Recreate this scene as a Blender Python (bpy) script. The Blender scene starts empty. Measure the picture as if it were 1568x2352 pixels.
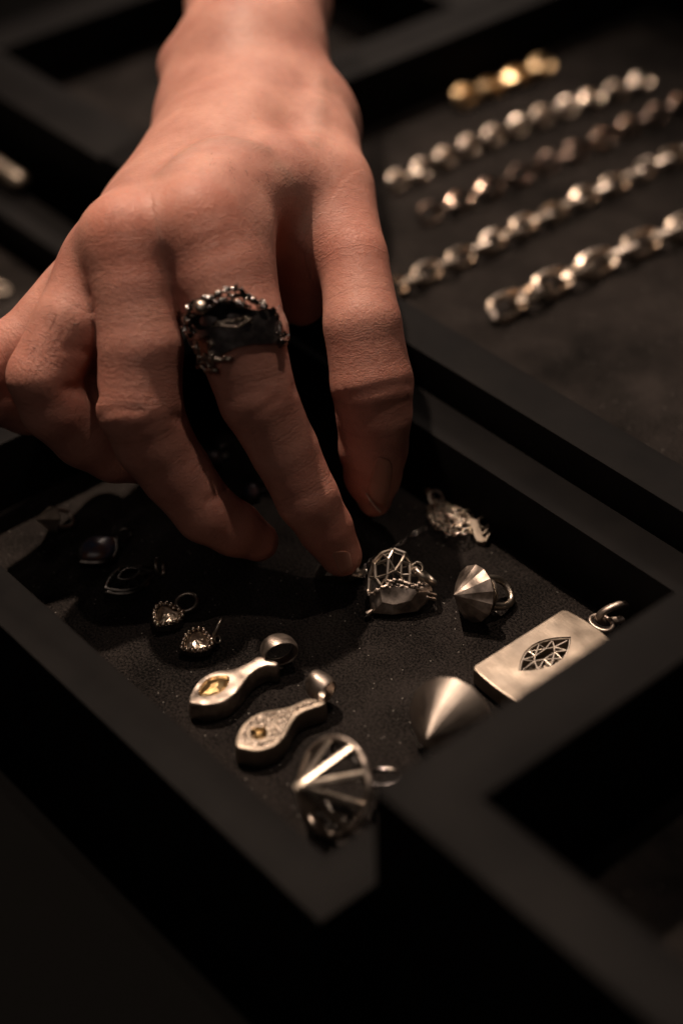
import bpy, math, random
import numpy as np
from mathutils import Vector, Matrix
random.seed(7); rng=np.random.default_rng(7)
S=0.001                                   # all modelling below is in millimetres
sc=bpy.context.scene
# ---------------------------------------------------------------- camera
CX,CY=784.,1176.
_u=np.array([-3850-CX,-2150-CY,0.]); _v=np.array([7560-CX,-2600-CY,0.])
F=math.sqrt(-(_u@_v)); _u[2]=_v[2]=F
_X=-_u/np.linalg.norm(_u); _Y=_v/np.linalg.norm(_v); _Z=np.cross(_X,_Y)
R=np.array([_X,_Y,_Z])
def ray(x,y): return R@np.array([(x-CX)/F,(y-CY)/F,1.])
_r=ray(784,1400); C=-_r*(-301./_r[2])
def P(x,y,z=0.):
    r=ray(x,y); return C+r*((z-C[2])/r[2])
def Dp(x,y,d): return C+ray(x,y)*d
def depth(p): return float((R.T@(np.asarray(p)-C))[2])
VIEW=R@np.array([0,0,1.])
def camdir(x,y,z):
    v=R@np.array([x,y,z],float); return v/np.linalg.norm(v)
cam=bpy.data.cameras.new('camera'); camo=bpy.data.objects.new('camera',cam); sc.collection.objects.link(camo)
M3=np.array([R@np.array([1,0,0]),-(R@np.array([0,1,0])),-(R@np.array([0,0,1]))]).T
camo.matrix_world=Matrix.Translation(Vector(C*S))@Matrix([list(r) for r in M3]).to_4x4()
cam.sensor_fit='HORIZONTAL'; cam.sensor_width=24.; cam.lens=F/1568*24
cam.clip_start=.01; cam.clip_end=20
cam.dof.use_dof=True; cam.dof.focus_distance=.441; cam.dof.aperture_fstop=5.2; cam.dof.aperture_blades=0
sc.camera=camo
sc.render.resolution_x=682; sc.render.resolution_y=1024
# ---------------------------------------------------------------- light
w=bpy.data.worlds.new('World'); sc.world=w; w.use_nodes=True
w.node_tree.nodes['Background'].inputs[0].default_value=(.9,.85,.9,1)
w.node_tree.nodes['Background'].inputs[1].default_value=.0012
sc.view_settings.view_transform='Standard'; sc.view_settings.look='None'
sc.view_settings.exposure=0; sc.view_settings.gamma=1
def lamp(name,kind,pos,target,energy,col,size,cone=None,blend=.5,sizey=None):
    l=bpy.data.lights.new(name,kind); o=bpy.data.objects.new(name,l); sc.collection.objects.link(o)
    l.energy=energy; l.color=col
    if kind=='AREA':
        l.shape='RECTANGLE'; l.size=size; l.size_y=sizey or size
    else:
        l.shadow_soft_size=size
        if kind=='SPOT': l.spot_size=math.radians(cone); l.spot_blend=blend
    o.location=Vector(pos)*S
    o.rotation_euler=(Vector(target)-Vector(pos)).to_track_quat('-Z','Y').to_euler()
    return o
WARM=(1.,.76,.58)
lamp('track_spot_key','SPOT',(-540,135,1150),(-30,0,20),73,WARM,.016,28,.9)
lamp('track_spot_second','SPOT',(-40,260,1250),(-20,10,20),13,(1.,.78,.62),.014,34,.9)
lamp('track_spot_far','SPOT',(-500,1000,1000),(-285,165,0),75,(1.,.78,.62),.03,15,.7)
for _k,(_p,_e) in enumerate([((-1000,800,800),1.0),((-700,1100,1000),1.3),((-1250,1150,760),1.2),((-350,1300,900),.9),((-800,500,1100),.8)]):
    lamp('added_glint_spot','SPOT',_p,(0,80,0),_e*3.4,(1.,.80,.66),.016,36,.6)  # small unseen lamps added to put glints on the metal
lamp('added_sheen_panel','AREA',(-900,1000,900),(0,0,0),1.1,(1.,.8,.68),.9,sizey=.6)  # unseen panel added for the silver to reflect
lamp('added_front_fill','AREA',(300,-700,900),(0,0,20),.6,(1.,.80,.68),.5,sizey=.4)  # soft fill added on the camera side for the hand and metals
# ---------------------------------------------------------------- materials
def nt(name):
    m=bpy.data.materials.new(name); m.use_nodes=True; t=m.node_tree
    return m,t,t.nodes['Principled BSDF']
def N(t,typ,**k):
    n=t.nodes.new(typ)
    for a,b in k.items():
        if a in n.inputs.keys(): n.inputs[a].default_value=b
        else: setattr(n,a,b)
    return n
def L(t,a,b): t.links.new(a,b)
def noise(t,scale,detail=3,rough=.5,vec=None):
    n=N(t,'ShaderNodeTexNoise'); n.inputs['Scale'].default_value=scale; n.inputs['Detail'].default_value=detail
    n.inputs['Roughness'].default_value=rough
    if vec: L(t,vec,n.inputs['Vector'])
    return n
def ramp(t,fac,a,b,ca=(0,0,0,1),cb=(1,1,1,1)):
    r=N(t,'ShaderNodeValToRGB'); e=r.color_ramp.elements
    e[0].position=a; e[0].color=ca; e[1].position=b; e[1].color=cb; L(t,fac,r.inputs[0]); return r
def bump(t,h,strength,dist,nrm=None):
    b=N(t,'ShaderNodeBump'); b.inputs['Strength'].default_value=strength; b.inputs['Distance'].default_value=dist
    L(t,h,b.inputs['Height'])
    if nrm: L(t,nrm,b.inputs['Normal'])
    return b
def coords(t):
    return N(t,'ShaderNodeTexCoord').outputs['Object']
def geo_pos(t): return N(t,'ShaderNodeNewGeometry').outputs['Position']
def metal(name,col,rough,scr=.12,dark=None,scale=2200,stretch=None,dscale=500,wav=0.):
    m,t,b=nt(name); c=coords(t)
    b.inputs['Metallic'].default_value=1
    n2=noise(t,dscale,4,.6,c)
    rc=ramp(t,n2.outputs[0],.35,.62,(*(dark or [x*.55 for x in col]),1),(*col,1))
    L(t,rc.outputs[0],b.inputs['Base Color'])
    rr=N(t,'ShaderNodeMapRange'); rr.inputs['To Min'].default_value=rough-.07; rr.inputs['To Max'].default_value=rough+.1
    L(t,n2.outputs[0],rr.inputs[0]); L(t,rr.outputs[0],b.inputs['Roughness'])
    v=c
    if stretch:
        mp=N(t,'ShaderNodeMapping'); mp.inputs['Scale'].default_value=stretch; mp.inputs['Rotation'].default_value=(0,0,.5); L(t,c,mp.inputs[0]); v=mp.outputs[0]
    n=noise(t,scale,3,.7,v)
    bb=bump(t,n.outputs[0],scr,.0003)
    if wav:
        lw=noise(t,130,1,.4,c); bb=bump(t,lw.outputs[0],1.,wav,bb.outputs[0])
    L(t,bb.outputs[0],b.inputs['Normal'])
    return m
silver=metal('brushed_silver',(.48,.41,.36),.41,.13,wav=.0022,stretch=(1,6,6),scale=700)
silver_bright=metal('polished_silver',(.72,.67,.62),.17,.03,dark=(.5,.46,.42))
silver_satin=metal('satin_silver',(.25,.21,.172),.45,.16,wav=.0007,dark=(.34,.29,.24),stretch=(1,5,5),scale=500,dscale=170)
silver_dark=metal('blackened_silver',(.36,.32,.30),.19,.06,dark=(.12,.105,.10))
silver_oxid=metal('oxidised_silver',(.50,.44,.38),.33,.09,dark=(.30,.26,.22),dscale=300)
silver_shadow=metal('shaded_silver',(.13,.12,.11),.30,.10,dark=(.04,.035,.035))  # silver with shade put into its colour, chiefly for pieces under the hand
brown_silver=metal('brown_silver',(.48,.35,.28),.17,.06,dark=(.20,.14,.11))
gold=metal('yellow_gold',(.92,.68,.40),.26,.08,dark=(.85,.60,.34))
plate_dark=metal('dark_plate',(.62,.56,.55),.34,.05,dark=(.40,.36,.36))
def gem(name,col,rough=.08,trans=.0):
    m,t,b=nt(name); b.inputs['Base Color'].default_value=(*col,1); b.inputs['Roughness'].default_value=rough
    b.inputs['IOR'].default_value=2.2; b.inputs['Transmission Weight'].default_value=trans; return m
citrine=metal('citrine_stone',(.80,.60,.32),.30,.1,dark=(.45,.30,.13),dscale=400)
champagne=metal('champagne_stone',(.82,.70,.58),.28,.1,dark=(.42,.33,.25),dscale=700)
clear_gem=metal('clear_stone',(.8,.74,.68),.10,.05,dark=(.3,.26,.23),dscale=1500)
def opal_mat():
    m,t,b=nt('opal_stone'); n=noise(t,260,3,.6,coords(t))
    r=ramp(t,n.outputs[0],.36,.62,(.03,.05,.10,1),(.10,.045,.03,1)); L(t,r.outputs[0],b.inputs['Base Color'])
    b.inputs['Roughness'].default_value=.3; return m
opal=opal_mat()
def paint():
    m,t,b=nt('matte_black_paint'); c=geo_pos(t)
    n=noise(t,60,4,.6,c); r=ramp(t,n.outputs[0],.3,.7,(.0043,.0041,.0044,1),(.0074,.0068,.0068,1)); L(t,r.outputs[0],b.inputs['Base Color'])
    n2=noise(t,3500,2,.6,c); n3=noise(t,25,3,.6,c)
    rr=N(t,'ShaderNodeMapRange'); rr.inputs['To Min'].default_value=.46; rr.inputs['To Max'].default_value=.66
    L(t,n3.outputs[0],rr.inputs[0]); L(t,rr.outputs[0],b.inputs['Roughness'])
    b.inputs['Specular IOR Level'].default_value=.035
    bb=bump(t,n2.outputs[0],.12,.0002); L(t,bb.outputs[0],b.inputs['Normal']); return m
paint=paint()
def felt_mat():
    m,t,b=nt('black_felt'); c=geo_pos(t)
    n=noise(t,45,3,.6,c); n2=noise(t,1700,2,.75,c)
    mx=N(t,'ShaderNodeMath',operation='MULTIPLY_ADD'); L(t,n.outputs[0],mx.inputs[0]); mx.inputs[1].default_value=.5; L(t,n2.outputs[0],mx.inputs[2])
    r=ramp(t,mx.outputs[0],.60,.98,(.003,.0028,.0028,1),(.036,.031,.029,1))
    # sparkle of the fibres, painted into the colour as sparse pale specks
    v=N(t,'ShaderNodeTexVoronoi'); v.inputs['Scale'].default_value=1900; L(t,c,v.inputs['Vector'])
    sp=N(t,'ShaderNodeSeparateColor'); L(t,v.outputs['Color'],sp.inputs[0])
    g=N(t,'ShaderNodeMath',operation='GREATER_THAN'); L(t,sp.outputs[0],g.inputs[0]); g.inputs[1].default_value=.989
    d=N(t,'ShaderNodeMath',operation='LESS_THAN'); L(t,v.outputs['Distance'],d.inputs[0]); d.inputs[1].default_value=.30
    mu=N(t,'ShaderNodeMath',operation='MULTIPLY'); L(t,g.outputs[0],mu.inputs[0]); L(t,d.outputs[0],mu.inputs[1])
    mi=N(t,'ShaderNodeMix',data_type='RGBA'); L(t,mu.outputs[0],mi.inputs['Factor']); L(t,r.outputs[0],mi.inputs[6]); mi.inputs[7].default_value=(.24,.225,.21,1)
    L(t,mi.outputs[2],b.inputs['Base Color'])
    b.inputs['Roughness'].default_value=.95; b.inputs['Specular IOR Level'].default_value=.05
    b.inputs['Sheen Weight'].default_value=.0; b.inputs['Sheen Roughness'].default_value=.4
    bb=bump(t,n2.outputs[0],.7,.0005); L(t,bb.outputs[0],b.inputs['Normal']); return m
felt=felt_mat()
def table_mat():
    m,t,b=nt('black_table'); b.inputs['Base Color'].default_value=(.0025,.0025,.0025,1); b.inputs['Roughness'].default_value=.9; b.inputs['Specular IOR Level'].default_value=.02; return m
table_m=table_mat()
def nail_mat():
    m,t,b=nt('nail'); b.inputs['Base Color'].default_value=(.43,.20,.145,1); b.inputs['Roughness'].default_value=.38
    b.inputs['Subsurface Weight'].default_value=.3; b.inputs['Subsurface Radius'].default_value=(1,.4,.25); b.inputs['Subsurface Scale'].default_value=.001
    return m
nail_m=nail_mat()
nail_tip=nail_m.copy(); nail_tip.name='nail_tip'; nail_tip.node_tree.nodes['Principled BSDF'].inputs['Base Color'].default_value=(.6,.46,.38,1)
def skin_mat():
    m,t,b=nt('skin'); c=geo_pos(t)
    def attr(n): 
        a=N(t,'ShaderNodeAttribute'); a.attribute_name=n; return a.outputs['Fac']
    n=noise(t,70,4,.6,c)
    r=ramp(t,n.outputs[0],.32,.66,(.40,.184,.146,1),(.55,.285,.225,1))
    def mix(fac,a,col,k=1.):
        x=N(t,'ShaderNodeMix',data_type='RGBA'); mm=N(t,'ShaderNodeMath',operation='MULTIPLY'); mm.inputs[1].default_value=k; mm.use_clamp=True
        L(t,fac,mm.inputs[0]); L(t,mm.outputs[0],x.inputs['Factor']); L(t,a,x.inputs[6]); x.inputs[7].default_value=col; return x.outputs[2]
    o=mix(attr('red'),r.outputs[0],(.46,.16,.11,1),.65)
    o=mix(attr('vein'),o,(.28,.19,.15,1),.35)
    n4=noise(t,900,3,.6,c); pr=ramp(t,n4.outputs[0],.60,.74); o=mix(pr.outputs[0],o,(.34,.13,.09,1),.35)
    SKINCOL=o
    b.inputs['Roughness'].default_value=.52; b.inputs['Specular IOR Level'].default_value=.38
    b.inputs['Subsurface Weight'].default_value=.18; b.inputs['Subsurface Radius'].default_value=(1.,.35,.18); b.inputs['Subsurface Scale'].default_value=.0022
    # transverse wrinkles along the fingers, strongest at the joints
    al=attr('along'); wr=attr('wrinkle')
    nn=noise(t,230,3,.6,c); ad=N(t,'ShaderNodeMath',operation='MULTIPLY_ADD'); L(t,nn.outputs[0],ad.inputs[0]); ad.inputs[1].default_value=4.; L(t,al,ad.inputs[2])
    cm=N(t,'ShaderNodeCombineXYZ'); L(t,ad.outputs[0],cm.inputs[0])
    wn=noise(t,1.5,4,.8,cm.outputs[0])
    mw=N(t,'ShaderNodeMath',operation='MULTIPLY'); L(t,wn.outputs[0],mw.inputs[0]); L(t,wr,mw.inputs[1])
    v=N(t,'ShaderNodeTexVoronoi',feature='DISTANCE_TO_EDGE'); v.inputs['Scale'].default_value=1100; L(t,c,v.inputs['Vector'])
    n5=noise(t,500,4,.65,c)
    gr=ramp(t,wn.outputs[0],.30,.48,(1,1,1,1),(0,0,0,1)); gm=N(t,'ShaderNodeMath',operation='MULTIPLY'); L(t,gr.outputs[0],gm.inputs[0]); L(t,wr,gm.inputs[1])
    o=mix(gm.outputs[0],SKINCOL,(.27,.10,.07,1),.45); L(t,o,b.inputs['Base Color'])  # crease shade and redness mixed into the skin colour
    b1=bump(t,mw.outputs[0],.75,.0010); b2=bump(t,v.outputs['Distance'],.22,.0003,b1.outputs[0]); b3=bump(t,n5.outputs[0],.30,.0006,b2.outputs[0])
    L(t,b3.outputs[0],b.inputs['Normal'])
    return m
skin=skin_mat()
# ---------------------------------------------------------------- object helpers
COL=sc.collection
def tag(o,label=None,cat=None,group=None,kind=None):
    if label: o['label']=label
    if cat: o['category']=cat
    if group: o['group']=group
    if kind: o['kind']=kind
    return o
def empty(name,loc,rot=None,label=None,cat=None,group=None):
    o=bpy.data.objects.new(name,None); COL.objects.link(o); o.empty_display_size=.003
    m=Matrix.Translation(Vector([float(a)*S for a in loc]))
    if rot is not None: m=m@Matrix([[float(a) for a in r] for r in rot]).to_4x4()
    o.matrix_world=m; return tag(o,label,cat,group)
def frame(ax,up=(0,0,1)):
    """columns: x along ax, z as near to up as possible"""
    a=np.array(ax,float); a/=np.linalg.norm(a); u=np.array(up,float); u=u-a*(a@u); u/=np.linalg.norm(u)
    return np.array([a,np.cross(u,a),u]).T
class MB:
    """collects vertices and faces (mm) for ONE mesh; world=True points are taken in world mm"""
    def __init__(s): s.v=[]; s.f=[]
    def add(s,v,f):
        n=len(s.v); s.v+= [tuple(map(float,p)) for p in v]; s.f+=[tuple(i+n for i in q) for q in f]; return s
    def tube(s,pts,r,closed=False,seg=8,flat=1.,up=None,cap=True):
        pts=[np.array(p,float) for p in pts]; n=len(pts); rr=r if hasattr(r,'__len__') else [r]*n
        T=[]
        for i in range(n):
            a=pts[(i-1)%n] if (closed or i>0) else pts[i]; b=pts[(i+1)%n] if (closed or i<n-1) else pts[i]
            d=b-a; T.append(d/(np.linalg.norm(d)+1e-9))
        u=np.array(up,float) if up is not None else None
        if u is None:
            u=np.array([0,0,1.]) if abs(T[0][2])<.9 else np.array([1.,0,0])
        V=[];Fc=[]
        for i in range(n):
            if up is not None: u=np.array(up,float)
            u=u-T[i]*(T[i]@u); u/=np.linalg.norm(u)+1e-9; w_=np.cross(T[i],u)
            for k in range(seg):
                a=2*math.pi*k/seg; V.append(pts[i]+rr[i]*(math.cos(a)*w_+flat*math.sin(a)*u))
        m=n if closed else n-1
        for i in range(m):
            j=(i+1)%n
            for k in range(seg):
                l=(k+1)%seg; Fc.append((i*seg+k,i*seg+l,j*seg+l,j*seg+k))
        if not closed and cap:
            Fc.append(tuple(range(seg-1,-1,-1))); Fc.append(tuple((n-1)*seg+k for k in range(seg)))
        return s.add(V,Fc)
    def ball(s,c,r,sub=2,sq=(1,1,1)):
        import bmesh
        bm=bmesh.new(); bmesh.ops.create_icosphere(bm,subdivisions=sub,radius=1)
        rr=np.array(sq)*r
        s.add([np.array(v.co)*rr+np.array(c) for v in bm.verts],[tuple(v.index for v in f.verts) for f in bm.faces]); bm.free(); return s
    def lathe(s,prof,seg,phase=0.,closed=False):
        V=[];Fc=[]; n=len(prof)
        for (r,h) in prof:
            for k in range(seg):
                a=2*math.pi*(k+phase)/seg; V.append((r*math.cos(a),r*math.sin(a),h))
        for i in range(n if closed else n-1):
            j=(i+1)%n
            for k in range(seg): Fc.append((i*seg+k,i*seg+(k+1)%seg,j*seg+(k+1)%seg,j*seg+k))
        if not closed:
            Fc.append(tuple(range(seg-1,-1,-1))); Fc.append(tuple((n-1)*seg+k for k in range(seg)))
        return s.add(V,Fc)
    def rings(s,rings,cap0=True,cap1=True):
        n=len(rings[0]); V=[p for r in rings for p in r]; Fc=[]
        for i in range(len(rings)-1):
            for k in range(n): Fc.append((i*n+k,i*n+(k+1)%n,(i+1)*n+(k+1)%n,(i+1)*n+k))
        if cap0: Fc.append(tuple(range(n-1,-1,-1)))
        if cap1: Fc.append(tuple((len(rings)-1)*n+k for k in range(n)))
        return s.add(V,Fc)
    def hull(s,pts):
        import bmesh
        bm=bmesh.new()
        for p in pts: bm.verts.new(tuple(map(float,p)))
        r=bmesh.ops.convex_hull(bm,input=bm.verts)
        bmesh.ops.delete(bm,geom=[v for v in bm.verts if not v.link_faces],context='VERTS')
        bmesh.ops.dissolve_limit(bm,angle_limit=.12,verts=bm.verts,edges=bm.edges)
        bm.verts.index_update()
        s.add([tuple(v.co) for v in bm.verts],[tuple(v.index for v in f.verts) for f in bm.faces]); bm.free(); return s
    def build(s,name,mat,parent=None,smooth=True,world=True,angle=40,label=None,merge=False):
        """world: vertices given in world mm; converted into the parent's frame"""
        v=np.array(s.v)*S
        if parent is not None and world:
            inv=np.array(parent.matrix_world.inverted()); v=v@inv[:3,:3].T+inv[:3,3]
        me=bpy.data.meshes.new(name); me.from_pydata([tuple(p) for p in v],[],s.f); me.validate(); me.update()
        import bmesh
        bm=bmesh.new(); bm.from_mesh(me); (bmesh.ops.remove_doubles(bm,verts=bm.verts,dist=1e-5) if merge else None); bmesh.ops.recalc_face_normals(bm,faces=bm.faces); bm.to_mesh(me); bm.free()
        me.materials.append(mat)
        o=bpy.data.objects.new(name,me); COL.objects.link(o)
        if parent: o.parent=parent; MW(o,parent)
        if smooth:
            me.polygons.foreach_set('use_smooth',[True]*len(me.polygons))
            if angle<180: me.set_sharp_from_angle(angle=math.radians(angle))
        if label: o['label']=label
        return o
def MW(o,parent): o.matrix_world=parent.matrix_world.copy()
def loop_pts(c,a,b,ra,rb,n=28,t0=0,t1=2*math.pi,closed=True):
    a=np.array(a,float);b=np.array(b,float);c=np.array(c,float)
    ts=np.linspace(t0,t1,n,endpoint=not closed)
    return [c+a*ra*math.cos(t)+b*rb*math.sin(t) for t in ts]
def smooth_path(pts,n,closed=False):
    pts=[np.array(p,float) for p in pts]; out=[]; m=len(pts)
    segs=m if closed else m-1
    for i in range(segs):
        g=lambda k: pts[k%m] if closed else pts[min(max(k,0),m-1)]
        p0,p1,p2,p3=g(i-1),g(i),g(i+1),g(i+2)
        for k in range(n):
            t=k/n; out.append(.5*((2*p1)+(-p0+p2)*t+(2*p0-5*p1+4*p2-p3)*t*t+(-p0+3*p1-3*p2+p3)*t**3))
    if not closed: out.append(pts[-1])
    return out
def unit(v): v=np.array(v,float); return v/np.linalg.norm(v)
# ================================================================ the setting: table
def box(mb,x0,x1,y0,y1,z0,z1,b=0.):
    mb.rings([[(x0,y0,z0),(x1,y0,z0),(x1,y1,z0),(x0,y1,z0)],[(x0,y0,z1-b),(x1,y0,z1-b),(x1,y1,z1-b),(x0,y1,z1-b)]]+
             ([[(x0+b,y0+b,z1),(x1-b,y0+b,z1),(x1-b,y1-b,z1),(x0+b,y1-b,z1)]] if b else []))
t=MB(); box(t,-900,400,-400,900,-60,-20.6); o=t.build('table_top',table_m,smooth=False); tag(o,kind='structure')
# ================================================================ trays
def tray(X,Y,top,floor,wx,wy,label,bottom=-20.,ix=None,iy=None):
    """X,Y outer extents; wx,wy rail widths"""
    x0,x1=X;y0,y1=Y
    root=empty('display_tray',((x0+x1)/2,(y0+y1)/2,bottom),None,label,'tray','black jewellery display trays')
    a=(x0+wx,x1-wx,y0+wy,y1-wy)
    def ring(e,z): return [(x0+e,y0+e,z),(x1-e,y0+e,z),(x1-e,y1-e,z),(x0+e,y1-e,z)]
    def rin(e,z): return [(a[0]-e,a[2]-e,z),(a[1]+e,a[2]-e,z),(a[1]+e,a[3]+e,z),(a[0]-e,a[3]+e,z)]
    b=.45
    m=MB(); rs=[ring(0,bottom),ring(0,top-b),ring(b*.3,top-b*.3),ring(b,top),rin(b,top),rin(b*.3,top-b*.3),rin(0,top-b),rin(0,bottom)]
    n=4; V=[p for r in rs for p in r]; Fc=[]
    for i in range(len(rs)):
        j=(i+1)%len(rs)
        for k in range(4): Fc.append((i*4+k,i*4+(k+1)%4,j*4+(k+1)%4,j*4+k))
    m.add(V,Fc); m.build('frame',paint,root,smooth=True,angle=35)
    f=MB(); box(f,a[0]+.05,a[1]-.05,a[2]+.05,a[3]-.05,bottom+.5,floor); f.build('felt_pad',felt,root,smooth=False)
    return root
tray((-99,81.5),(-73.6,56.4),20,0,12,11.5,'black tray in the middle, with pendants on felt under the hand')
tray((-178,110),(57.6,300),30,10,13,13,'black tray at the upper right holding the row of bracelets')
tray((84,260),(-61.7,130),50,10,14.5,13,'tall empty black tray at the lower right, nearest the camera')
tray((-300,-181),(66,240),20,0,18,19,'black tray with empty felt behind the wrist, at the upper left')
tray((-330,-102),(-73.6,54.5),0,-14,11,13,'low black tray at the left edge with a pale silver bar on its rim')

# ================================================================ hand: signed distance field
prims={}       # name -> list of (p0,p1,r0,r1)
def px(x,y,d): return Dp(x,y,d)
def chain(js):
    o=[]
    for a,b in zip(js[:-1],js[1:]): o.append((px(*a[:3]),px(*b[:3]),a[3],b[3]))
    return o
FING={
 'index':[(454,520,428,10.0),(500,635,428,10.8),(542,750,428,10.5),(592,915,431,8.9),(652,1032,436,7.8),(706,1145,440,7.3),(748,1215,445,6.4),(783,1276,449,5.1)],
 'middle':[(290,545,427,9.0),(306,660,427,8.9),(323,800,428,9.6),(321,935,430,9.7),(352,1012,434,9.0),(403,1085,438,8.2),(472,1175,442,7.4),(540,1215,446,6.6),(592,1243,449,5.0)],
 'ring':[(236,608,438,8.0),(162,742,434,8.6),(98,864,433,8.2),(128,932,437,8.3),(200,992,445,8.7),(265,1035,450,7.6),(330,1050,456,6.6)],
 'pinky':[(188,665,451,7.2),(104,742,448,7.2),(40,795,447,7.2),(-30,845,446,7.4),(-18,905,450,7.0),(60,935,458,6.6),(130,948,467,6.0),(190,930,476,5.2)],
 'thumb':[(758,445,461,9.6),(813,592,449,8.2),(832,745,444,9.1),(854,880,446,9.7),(859,950,449,8.9),(857,1030,454,8.2),(856,1095,458,6.9),(860,1148,461,4.3)],
}
FINGC={k:chain(v) for k,v in FING.items()}
PALM=chain([(455,512,428,10.2),(600,290,476,12.5)])+chain([(292,545,429,9.2),(565,280,480,13)])+chain([(238,604,440,8.0),(505,280,486,13.5)])\
 +chain([(190,660,452,7.2),(318,487,470,8.2),(478,295,492,12)])+chain([(682,250,492,12.),(722,340,476,10.8),(758,445,461,9.6)])\
 +chain([(370,560,443,12.5),(575,320,494,16)])+chain([(300,600,462,11.5),(500,390,500,14)])+chain([(205,700,466,7),(310,610,472,11)])+chain([(300,700,466,10),(420,600,468,11)])+chain([(376,520,435,8.5),(530,330,469,11)])+chain([(262,560,434,8.0),(480,330,474,11)])+chain([(266,612,452,9),(520,330,502,14)])+chain([(640,440,474,11),(700,300,496,16)])+chain([(560,560,447,8),(650,430,470,9)])+chain([(500,455,436,10),(640,425,453,10.5),(740,410,466,9)])+chain([(640,520,456,8),(672,600,462,8),(690,700,468,6.5)])+chain([(760,560,456,8),(700,640,466,7)])+chain([(385,640,437,7),(402,730,440,4.5)])+chain([(556,545,434,8.2),(568,690,434,7.0)])+chain([(228,640,441,8),(232,780,446,7),(232,880,450,6)])+chain([(150,700,448,6),(95,790,450,5.5)])\
 +chain([(502,265,494,14.),(531,130,508,14.5),(566,0,540,15.5),(585,-160,590,18)])+chain([(640,240,492,14.5),(612,130,508,15.5),(622,0,540,15.5),(634,-160,590,18)])+chain([(456,170,500,9.6),(452,255,493,9.8)])+chain([(575,250,489,15),(575,130,500,16),(593,0,532,17.5),(606,-160,582,19)])
BUMPS=[(px(406,150,506),4.6)]
def d_cone(p,a,b,ra,rb):
    ba=b-a; L2=ba@ba
    h=np.clip(((p-a)@ba)/L2,0,1)
    return np.linalg.norm(p-a-h[:,None]*ba,axis=1)-(ra+(rb-ra)*h)
def smin(a,b,k):
    h=np.maximum(k-np.abs(a-b),0)/k; return np.minimum(a,b)-h*h*k*.25
def cull(p,a,b,r,m):
    lo=np.minimum(a,b)-r-m; hi=np.maximum(a,b)+r+m
    return np.all((p>lo)&(p<hi),axis=1)
BIG=30.
def chain_sdf(p,ch,k):
    o=np.full(len(p),BIG)
    for a,b,ra,rb in ch:
        q=cull(p,a,b,max(ra,rb),16)
        if q.any(): o[q]=smin(o[q],d_cone(p[q],a,b,ra,rb),k)
    return o
GROOVES=[]; RIDGES=[]
def sdf(p,detail=True):
    pl=chain_sdf(p,PALM,8.)+.9
    for c,r in BUMPS: pl=smin(pl,np.linalg.norm(p-c,axis=1)-r,7.)
    f=None
    for k,ch in FINGC.items():
        d=chain_sdf(p,ch,1.2)
        f=d if f is None else smin(f,d,.7)
    o=smin(pl,f,7.5)
    if detail:
        for pts,r,k in RIDGES:
            for a,b in zip(pts[:-1],pts[1:]):
                q=cull(p,a,b,r,5)
                if q.any(): o[q]=smin(o[q],d_cone(p[q],a,b,r,r),k)
        for pts,r,k in GROOVES:
            g=np.full(len(p),BIG)
            for a,b in zip(pts[:-1],pts[1:]):
                q=cull(p,a,b,r,4)
                if q.any(): g[q]=np.minimum(g[q],d_cone(p[q],a,b,r,r))
            q=g<4
            if q.any(): o[q]=-smin(-o[q],g[q],k)
    return o
def march(x,y,d0=390.,detail=False,d1=600.):
    d=d0
    for _ in range(90):
        p=Dp(x,y,d); s=float(sdf(p[None],detail)[0])
        if s<.02: return p
        d+=max(s*.9,.02)
        if d>d1: break
    return None
def normal(p,detail=False,e=.3):
    q=np.array([p+np.array(v)*e for v in((1,0,0),(-1,0,0),(0,1,0),(0,-1,0),(0,0,1),(0,0,-1))])
    s=sdf(q,detail); n=np.array([s[0]-s[1],s[2]-s[3],s[4]-s[5]]); return n/(np.linalg.norm(n)+1e-9)
def surf_path(pts,n,off=0.):
    o=[]
    for q in smooth_path([(a,b,0) for a,b in pts],n):
        p=march(q[0],q[1])
        if p is not None: o.append(p+normal(p)*off)
    return o
for pts,r,k,off in [
   ([(522,926),(556,905),(604,896)],.45,.9,.15),([(540,976),(588,952),(640,914)],.45,.9,.12),([(552,1000),(590,990)],.35,.8,.1),
   ([(512,900),(560,878),(620,872)],.35,.8,.2),
   ([(640,1160),(682,1148),(730,1128)],.35,.8,.15),([(652,1175),(690,1168)],.3,.8,.15),
   ([(227,958),(262,941),(328,944)],.45,.9,.12),([(295,998),(334,982),(350,972)],.4,.9,.12),([(400,958),(415,962),(424,964)],.9,1.5,.2),
   ([(480,1150),(505,1135),(522,1124)],.7,1.4,.2),
   ([(768,928),(784,915),(836,903),(890,889),(948,882)],.55,1.3,.1),([(870,938),(900,930),(940,918)],.4,.9,.12),
   ([(772,1080),(790,1076),(806,1080)],.4,.9,.2),
   ([(150,893),(180,894),(222,910)],.8,1.6,.1),([(150,800),(190,806),(222,812)],.4,1.2,.2),
   ([(676,892),(684,890)],.9,1.5,.2),([(776,1128),(756,1080)],.3,.8,.3),
   ]:
    pp=surf_path(pts,5,off)
    if len(pp)>1: GROOVES.append((pp,r,k))
for pts,r,k,off in [([(372,402),(420,358),(468,332),(512,322),(560,330),(610,345)],.7,2.6,-.62),
   ([(720,330),(735,250),(738,180)],.5,2.4,-.3)]:
    pp=surf_path(pts,5,off)
    if len(pp)>1: RIDGES.append((pp,r,k))
VEINS=[surf_path(q,5) for q in ([(372,402),(420,358),(468,332),(512,322),(560,330),(610,345)],[(720,330),(735,250),(738,180)],[(700,520),(690,440),(640,380)])]
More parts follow.
